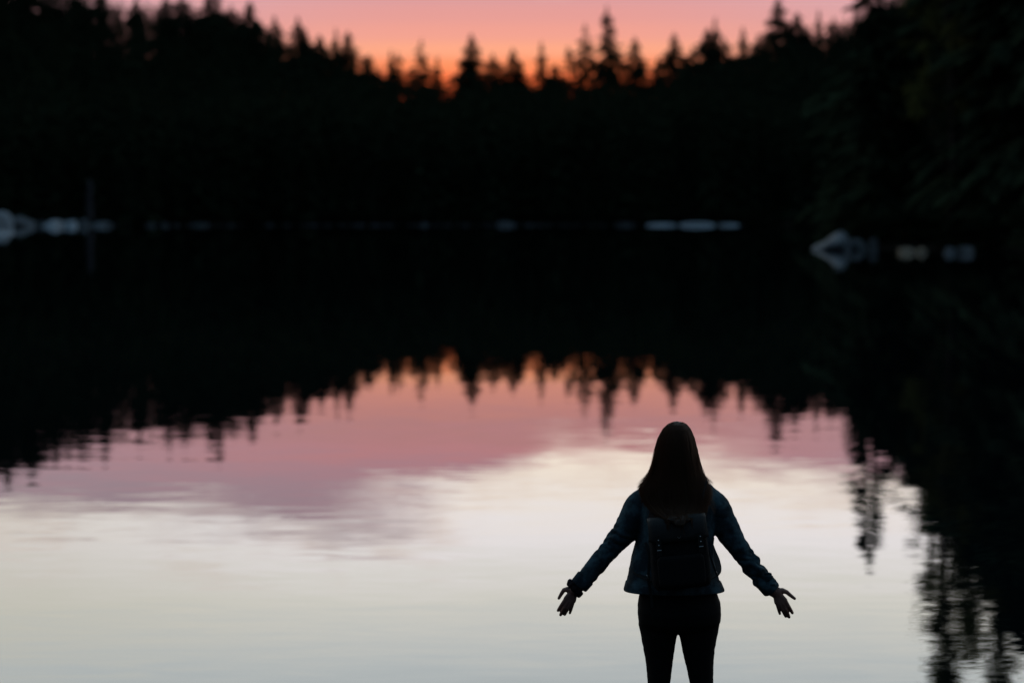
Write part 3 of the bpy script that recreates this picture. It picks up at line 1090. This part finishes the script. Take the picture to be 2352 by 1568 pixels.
SR = [0.060, 0.062, 0.0525, 0.0415, 0.0385, 0.0355]
sleeve(ARM_L, SR, 1)
sleeve(ARM_R, SR, 2)
AX_L = (c1(260, 1024) - c1(600, 560)).normalized()
AX_R = (c1(1335, 1051) - c1(1012, 560)).normalized()
SH_L, SH_R = c1(600, 560), c1(1012, 560)


def cloth(c):
    d = 0.0
    for sh, ax in ((SH_L, AX_L), (SH_R, AX_R)):
        rel = c - sh
        s = rel.dot(ax)
        q = rel - ax * s
        if s > 0.02 and q.length < 0.085 and s < 0.47:
            ang = math.atan2(q.y, q.x)
            u = s * 62 + 1.3 * math.sin(ang + sh.x * 5) + 1.6 * mn.noise(Vector((c.x * 9, c.y * 9, c.z * 9)))
            ridge = 1.1 * abs(mn.noise(Vector((u * 0.55, math.cos(ang) * 0.9 + sh.x * 3, math.sin(ang) * 0.9)))) * 1.6
            k = min(1, (s - 0.02) / 0.12) * min(1, (0.46 - s) / 0.05)
            amp_ = 0.5 + 1.0 * mn.noise(Vector((c.x * 7 + 3, c.y * 7, c.z * 7)))
            return (0.014 * (ridge - 0.5) * max(0.15, amp_) + 0.003 * mn.noise(c * 35)) * k
    d = 0.0035 * mn.noise(Vector((c.x * 22, c.y * 22, c.z * 9))) + 0.0015 * mn.noise(c * 60)
    return d


jacket = obj('jacket', jk.remesh('jacket', M['denim'], 0.0036, base, 2, cloth), woman)
# cuffs, hem band, collar and seams
for A, ax, r in ((ARM_L, AX_L, 0.0375), (ARM_R, AX_R, 0.0375)):
    e = c1(*A[-1])
    ax = (c1(*A[-1]) - c1(*A[-2])).normalized()
    sv = (Vector((0, 1, 0)) - ax * ax.y).normalized()
    q = ax.cross(sv)
    prof = [(-0.045, r * 1.00), (-0.042, r * 1.06), (-0.004, r * 1.03), (0.0, r * 0.98), (-0.002, r * 0.90), (-0.040, r * 0.90)]
    V, F = [], []
    n = 30
    for s, rr in prof:
        for k in range(n):
            wob = 1 + 0.035 * math.sin(3 * k * 2 * math.pi / n + e.x * 4) + 0.02 * math.sin(7 * k * 2 * math.pi / n)
            V.append(e + ax * s + (sv * math.cos(2 * math.pi * k / n) + q * math.sin(2 * math.pi * k / n)) * rr * wob - base)
    for a in range(len(prof) - 1):
        for k in range(n):
            j = (k + 1) % n
            F.append((a * n + k, a * n + j, (a + 1) * n + j, (a + 1) * n + k))
    obj('cuff', mesh('cuff', V, F, M['denim'], True), jacket)
hb = []
for grow, yy in ((0.002, 1333), (0.0045, 1335), (0.005, 1352), (0.003, 1354.5), (-0.003, 1354)):
    t_ = (yy - 1328) / 24
    L, R, dd = 1441 - 6 * t_, 1651 + 10 * t_, 0.134 + 0.009 * t_
    g = grow / K / PY
    hb.append(ering(L - g, R + g, yy, dd + grow, n=56))
V = [p - base for r in hb for p in r]
F = [(a * 56 + k, a * 56 + (k + 1) % 56, (a + 1) * 56 + (k + 1) % 56, (a + 1) * 56 + k) for a in range(4) for k in range(56)]
obj('hem_band', mesh('hem_band', V, F, M['denim'], True), jacket)
cl = [ering(1526, 1587, 1098, 0.060, n=40), ering(1522, 1592, 1088, 0.066, n=40), ering(1518, 1596, 1094, 0.072, n=40), ering(1508, 1606, 1106, 0.083, n=40)]
V = [p - base for r in cl for p in r]
F = [(a * 40 + k, a * 40 + (k + 1) % 40, (a + 1) * 40 + (k + 1) % 40, (a + 1) * 40 + k) for a in range(3) for k in range(40)]
obj('collar', mesh('collar', V, F, M['denim'], True), jacket)

# --- hair: a full shape plus thousands of single strands over it
HR = [(1546, 1567, 968.5, 0.020, 0.0), (1534, 1577, 974, 0.055, 0.0), (1523, 1586, 985, 0.082, 0.0), (1512, 1594.5, 1006, 0.100, 0.0), (1504.5, 1600.5, 1036, 0.108, -0.004),
      (1500, 1606, 1062, 0.108, -0.008), (1495, 1610, 1082, 0.104, -0.016), (1487, 1615, 1100, 0.092, -0.034), (1471, 1628, 1118, 0.075, -0.062),
      (1478, 1628, 1140, 0.052, -0.094), (1488, 1622, 1160, 0.036, -0.125), (1506, 1607, 1177, 0.028, -0.175), (1530, 1588, 1192, 0.016, -0.243), (1549, 1572, 1206, 0.006, -0.262)]
HRI = []
NH = 48
hrings = [ering(*r[:4], r[4], n=NH, e=2.0) for r in HR]
hb_ = MB()
hb_.loft([[(p - sum(r, Vector()) / NH) * 0.93 + sum(r, Vector()) / NH for p in r] for r in hrings])


def hairwave(c):
    return 0.0035 * mn.noise(Vector((c.x * 55, c.y * 55, c.z * 5))) + 0.002 * mn.noise(Vector((c.x * 140, c.y * 140, c.z * 8)))


hair = obj('hair', hb_.remesh('hair', M['hair'], 0.0036, base, 2, hairwave), woman)
rh = random.Random(3)
SV, SF = [], []


def strand(pts, r0):
    o = len(SV)
    m_ = len(pts)
    for i, p in enumerate(pts):
        r = r0 * (1 - 0.75 * (i / (m_ - 1)) ** 2)
        for k in range(3):
            a = k * 2.0944
            SV.append(p + Vector((math.cos(a) * r, math.sin(a) * r, 0)) - base)
    for i in range(m_ - 1):
        for k in range(3):
            j = (k + 1) % 3
            SF.append((o + i * 3 + k, o + i * 3 + j, o + i * 3 + 3 + j, o + i * 3 + 3 + k))


def hair_pt(u, s):
    """u: angle index (float) around the ring, s: ring index (float)"""
    i = min(int(s), len(hrings) - 2)
    f = s - i
    k = int(u) % NH
    g = u - int(u)
    a = hrings[i][k].lerp(hrings[i][(k + 1) % NH], g)
    c = hrings[i + 1][k].lerp(hrings[i + 1][(k + 1) % NH], g)
    cen = (sum(hrings[i], Vector()) / NH).lerp(sum(hrings[i + 1], Vector()) / NH, f)
    return a.lerp(c, f), cen


CEN = [sum(r, Vector()) / NH for r in hrings]
for q in range(3600):
    # back half of the head and both sides; ring angle 180..360 degrees faces the photographer
    u = rh.uniform(NH * 0.44, NH * 1.06) % NH
    s1 = rh.choice((rh.uniform(6.5, 9.5), rh.uniform(8.0, 12.2), rh.uniform(9.0, 12.6)))
    s0 = rh.uniform(0.1, 2.2)
    off_ = rh.uniform(0.94, 0.995)
    loose = 0.0
    if rh.random() < 0.30:
        off_ = rh.uniform(0.99, 1.03)
        loose = abs(rh.gauss(0, 0.07))
    pts = []
    ph = rh.random() * 6.28
    du = rh.gauss(0, 0.5)
    for i in range(15):
        f = i / 14
        s = s0 + (s1 - s0) * f
        p, cen = hair_pt((u + du * f + 0.25 * math.sin(ph + 4 * f)) % NH, s)
        pts.append(cen + (p - cen) * (off_ + loose * f * f + 0.014 * math.sin(ph + 7 * f) * f))
    strand(pts, rh.uniform(0.0008, 0.0016) * (0.6 if loose else 1))
# pointed locks that break up the lower edge over jacket and pack
for q in range(95):
    u0 = rh.uniform(NH * 0.50, NH * 1.0)
    s_end = rh.uniform(7.2, 12.3)
    tail = rh.uniform(0.012, 0.055)
    tw = rh.gauss(0, 1.6)
    for j in range(16):
        uu = u0 + rh.gauss(0, 0.45)
        s1 = s_end - abs(rh.gauss(0, 0.5))
        pts = []
        for i in range(12):
            f = i / 11
            s = 4.5 + (s1 - 4.5) * f
            p, cen = hair_pt((uu + (u0 - uu) * f * 0.8 + tw * f * f) % NH, s)
            pts.append(cen + (p - cen) * (1.0 + 0.02 * f + rh.gauss(0, 0.003)))
        e_ = pts[-1]
        for i in range(1, 5):
            pts.append(e_ + Vector((tw * 0.0012 * i, -0.004 * i * 0.5, -tail * i / 4)) + Vector((rh.gauss(0, 0.0006), 0, 0)))
        strand(pts, rh.uniform(0.0009, 0.0016))
# flyaway wisps at the outline
for q in range(420):
    sg = rh.choice((-1, 1))
    y0 = rh.uniform(1045, 1085)
    xl = np.interp(y0, [1036, 1062, 1082], [1504, 1500, 1496]) if sg < 0 else np.interp(y0, [1036, 1062, 1082], [1600, 1605, 1609])
    y1 = rh.uniform(1098, 1150)
    xe = np.interp(y1, [1095, 1112, 1150], [1486, 1468, 1484]) + rh.gauss(0, 5.5) if sg < 0 else np.interp(y1, [1095, 1108, 1150], [1614, 1634, 1630]) + rh.gauss(0, 4)
    dd0, dd1 = rh.uniform(-0.07, 0.05), rh.uniform(-0.11, -0.02)
    pts = []
    for i in range(12):
        f = i / 11
        x = xl + (xe - xl) * f ** 1.8 + sg * 1.6 * math.sin(f * 3.1)
        pts.append(at(x, y0 + (y1 - y0) * (f ** 0.85), PY + dd0 + (dd1 - dd0) * f))
    strand(pts, rh.uniform(0.0006, 0.0012))
for (xs, ys) in (([1608, 1616, 1622, 1626, 1634, 1637], [1078, 1092, 1106, 1104, 1103, 1110]), ([1604, 1614, 1620, 1628, 1633], [1070, 1092, 1108, 1107, 1113]),
                 ([1606, 1613, 1618, 1619], [1060, 1075, 1092, 1106]), ([1500, 1494, 1486, 1474, 1464], [1060, 1078, 1092, 1104, 1114]),
                 ([1501, 1497, 1490, 1482, 1477], [1050, 1072, 1086, 1097, 1108])):
    for j in range(3):
        jx, jy = rh.gauss(0, 1.2), rh.gauss(0, 1.2)
        cps = [at(x + jx * i * 0.5, y + jy * i * 0.5, PY - 0.02) for i, (x, y) in enumerate(zip(xs, ys))]
        pts = []
        for i in range(len(cps) - 1):
            p_1, p0_, p1_, p2_ = cps[max(0, i - 1)], cps[i], cps[i + 1], cps[min(len(cps) - 1, i + 2)]
            for k in range(4):
                f = k / 4
                pts.append(0.5 * ((2 * p0_) + (p1_ - p_1) * f + (2 * p_1 - 5 * p0_ + 4 * p1_ - p2_) * f * f + (3 * p0_ - p_1 - 3 * p1_ + p2_) * f ** 3))
        pts.append(cps[-1])
        strand(pts, 0.0008)
tag(obj('strands', mesh('strands', SV, SF, M['strand'], True), hair), kind='stuff')

# ------------------------------------------------------------------ wrist scrunchie
wc, we = c2(690, 640, 0.01), c2(900, 470, 0.01)
ax = (we - wc).normalized()
sv = (Vector((0, 1, 0)) - ax * ax.y).normalized()
qv = ax.cross(sv)
mb = MB()
NMJ, NMN = 60, 16
V, F = [], []
for i in range(NMJ):
    th = 2 * math.pi * i / NMJ
    rd = sv * math.cos(th) + qv * math.sin(th)
    gath = 1 + 0.22 * math.sin(th * 11 + 0.7 * math.sin(th * 3)) + 0.25 * mn.noise(Vector((math.cos(th) * 2.2, math.sin(th) * 2.2, 5)))
    for j in range(NMN):
        ph = 2 * math.pi * j / NMN
        r = 0.0115 * gath * (1 + 0.12 * math.sin(ph * 3 + th * 5))
        V.append(wc + ax * (0.004 + r * 1.15 * math.sin(ph)) + rd * (0.0300 + r * math.cos(ph)) )
for i in range(NMJ):
    for j in range(NMN):
        a, c = (i + 1) % NMJ, (j + 1) % NMN
        F.append((i * NMN + j, a * NMN + j, a * NMN + c, i * NMN + c))
sc_me = mesh('scrunchie', [v - wc for v in V], F, M['velvet'], True)
tag(obj('scrunchie', sc_me, None, wc), 'dark crumpled fabric scrunchie around the woman\'s left wrist', 'scrunchie')

# ------------------------------------------------------------------ backpack
pc = at(1560, 1268, PY - 0.185)
pack = tag(empty('backpack', pc), 'black canvas backpack with buckled flap worn on the woman\'s back', 'backpack')
from mathutils import Matrix
ROLL = Matrix.Rotation(math.radians(-5.5), 3, 'Y')


def rbox(w_, d_, h_, nseg=10, e=5.0, taper=0.0, bulge=0.0):
    """soft box as stacked superellipse rings"""
    rings_ = []
    N = 44
    for i in range(nseg + 1):
        f = i / nseg
        z = (f - 0.5) * h_
        k = 1.0
        edge_ = min(f, 1 - f)
        if edge_ < 0.14:
            k = 1 - 0.28 * (1 - edge_ / 0.14) ** 2
        kk = k * (1 - taper * (f - 0.3))
        ring = []
        for q in range(N):
            th = 2 * math.pi * q / N
            cs, sn = math.cos(th), math.sin(th)
            ring.append(Vector((math.copysign(abs(cs) ** (2 / e), cs) * w_ / 2 * (0.5 + 0.5 * k) * (1 - taper * (f - 0.3)),
                                math.copysign(abs(sn) ** (2 / e), sn) * d_ / 2 * kk * (1 + bulge * math.sin(f * 3.1)), z)))
        rings_.append(ring)
    return rings_


mb = MB()
mb.loft([[ROLL @ p for p in r] for r in rbox(0.238, 0.105, 0.285, 14, 4.5, 0.06, 0.12)])
bagm = mb.remesh('bag', M['canvas'], 0.005, (0, 0, 0), 3, lambda c: 0.003 * mn.noise(c * 22) + 0.0015 * mn.noise(c * 60))
bag = obj('bag', bagm, pack)
# front pocket
mb = MB()
mb.loft([[ROLL @ (p + Vector((0, -0.058, -0.065))) for p in r] for r in rbox(0.19, 0.035, 0.125, 10, 5)])
obj('pocket', mb.mesh('pocket', M['canvas']), pack)
# flap, folded over the top edge
prof = [(0.030, 0.132), (0.015, 0.149), (-0.02, 0.155), (-0.048, 0.146), (-0.062, 0.125), (-0.070, 0.10), (-0.073, 0.075), (-0.0735, 0.056)]
V, F = [], []
nw = 13
for side_ in (0, 1):
    for (yy, zz) in prof:
        for k in range(nw):
            f = k / (nw - 1) * 2 - 1
            wv = 0.118 + (0.004 if zz < 0.1 else 0)
            droop = -0.004 * f * f
            rr = 0.012 * max(0, abs(f) - 0.7) / 0.3 if zz < 0.06 else 0
            V.append(ROLL @ Vector((f * wv, yy + (0.004 if side_ else 0) + 0.012 * abs(f) ** 4, zz + droop + rr + (-0.002 if side_ else 0))))
m_ = len(prof)
for side_ in (0, 1):
    o = side_ * m_ * nw
    for a in range(m_ - 1):
        for k in range(nw - 1):
            q = (o + a * nw + k, o + a * nw + k + 1, o + (a + 1) * nw + k + 1, o + (a + 1) * nw + k)
            F.append(q if side_ else q[::-1])
o = m_ * nw
loop = [k for k in range(nw)] + [a * nw + nw - 1 for a in range(1, m_)] + [(m_ - 1) * nw + k for k in range(nw - 2, -1, -1)] + [a * nw for a in range(m_ - 2, 0, -1)]
for i in range(len(loop)):
    a, c = loop[i], loop[(i + 1) % len(loop)]
    F.append((a, c, c + o, a + o))
flap = obj('flap', mesh('flap', V, F, M['flapcloth'], True), pack)
# V-shaped mark
mb = MB()
for s in (-1, 1):
    mb.box(ROLL @ Vector((0.001 + s * 0.0033, -0.0765, 0.071)), (0.0016, 0.0012, 0.0100), ROLL @ Matrix.Rotation(math.radians(s * 38), 3, 'Y'))
obj('emblem', mb.mesh('emblem', M['metal'], False), flap)
# two closing straps with rivets and a buckle bar
for s, xx in ((-1, -0.083), (1, 0.086)):
    mb = MB()
    mb.box(ROLL @ Vector((xx, -0.0782, 0.046)), (0.020, 0.003, 0.082), ROLL)
    st = obj('closing_strap', mb.mesh('closing_strap', M['flapcloth'], False), pack)
    for zz in (0.068, 0.0475):
        mb = MB()
        mb.ball(ROLL @ Vector((xx, -0.0800, zz)), (0.0028, 0.0018, 0.0028), 12, 8)
        obj('rivet', mb.mesh('rivet', M['metal']), st)
    mb = MB()
    mb.tube([ROLL @ Vector((xx - 0.0075, -0.0808, 0.0275)), ROLL @ Vector((xx + 0.0075, -0.0808, 0.0275))], [0.0013, 0.0013], 8, side=Vector((0, 0, 1)))
    obj('buckle_bar', mb.mesh('buckle_bar', M['metal']), st)
    mb = MB()
    for ex in (-0.0085, 0.0085):
        mb.tube([ROLL @ Vector((xx + ex, -0.080, 0.0275)), ROLL @ Vector((xx + ex, -0.080, 0.010))], [0.001, 0.001], 6)
    mb.tube([ROLL @ Vector((xx - 0.0085, -0.080, 0.010)), ROLL @ Vector((xx + 0.0085, -0.080, 0.010))], [0.001, 0.001], 6, side=Vector((0, 0, 1)))
    obj('buckle', mb.mesh('buckle', M['darkmetal']), st)


def band(pts, wdt, thk, side):
    """flat webbing along a path"""
    mb_ = MB()
    pts = [Vector(p) for p in pts]
    rings_ = []
    for i in range(len(pts)):
        d = (pts[min(i + 1, len(pts) - 1)] - pts[max(i - 1, 0)]).normalized()
        s = (side - d * side.dot(d)).normalized()
        nrm = d.cross(s)
        rings_.append([pts[i] + s * a * wdt / 2 + nrm * c_ * thk / 2 for a, c_ in ((-1, -1), (1, -1), (1, 1), (-1, 1))])
    mb_.loft(rings_)
    return mb_


def spline(P, n=8):
    P = [Vector(p) for p in P]
    out = []
    for i in range(len(P) - 1):
        a, b_, c, d = P[max(0, i - 1)], P[i], P[i + 1], P[min(len(P) - 1, i + 2)]
        for k in range(n):
            f = k / n
            out.append(0.5 * ((2 * b_) + (c - a) * f + (2 * a - 5 * b_ + 4 * c - d) * f * f + (3 * b_ - a - 3 * c + d) * f ** 3))
    out.append(P[-1])
    return out


for s in (-1, 1):
    P = [(s * 0.05, 0.045, 0.12), (s * 0.085, 0.06, 0.22), (s * 0.105, 0.12, 0.275), (s * 0.108, 0.22, 0.265), (s * 0.110, 0.300, 0.18), (s * 0.125, 0.322, 0.07), (s * 0.150, 0.305, -0.02),
         (s * 0.168, 0.22, -0.07), (s * 0.160, 0.12, -0.10), (s * 0.10, 0.03, -0.12)]
    obj('shoulder_strap', band(spline(P), 0.034, 0.006, Vector((1, 0, 0))).mesh('shoulder_strap', M['webbing'], False), pack)
# loose webbing hanging at both sides
hp = [at(1483, 1245, PY - 0.15) - pc, at(1488, 1262, PY - 0.17) - pc, at(1492, 1285, PY - 0.18) - pc, at(1489, 1322, PY - 0.18) - pc, at(1492, 1345, PY - 0.17) - pc, at(1496, 1372, PY - 0.16) - pc, at(1498, 1394, PY - 0.155) - pc]
hs = obj('hanging_strap', band(spline(hp), 0.011, 0.002, Vector((1, 0, 0))).mesh('hanging_strap', M['webbing'], False), pack)
mb = MB()
mb.tube([at(1485.5, 1320, PY - 0.186) - pc, at(1489, 1327, PY - 0.186) - pc], [0.0018, 0.0018], 8)
obj('strap_tip', mb.mesh('strap_tip', M['metal']), hs)
hp = [at(1627, 1262, PY - 0.16) - pc, at(1634, 1285, PY - 0.16) - pc, at(1643, 1310, PY - 0.15) - pc, at(1649, 1322, PY - 0.14) - pc]
hs = obj('hanging_strap', band(spline(hp), 0.007, 0.002, Vector((1, 0, 0))).mesh('hanging_strap', M['webbing'], False), pack)
mb = MB()
mb.tube([at(1645.5, 1312, PY - 0.153) - pc, at(1648.5, 1319, PY - 0.147) - pc], [0.0014, 0.0014], 8)
obj('strap_tip', mb.mesh('strap_tip', M['metal']), hs)
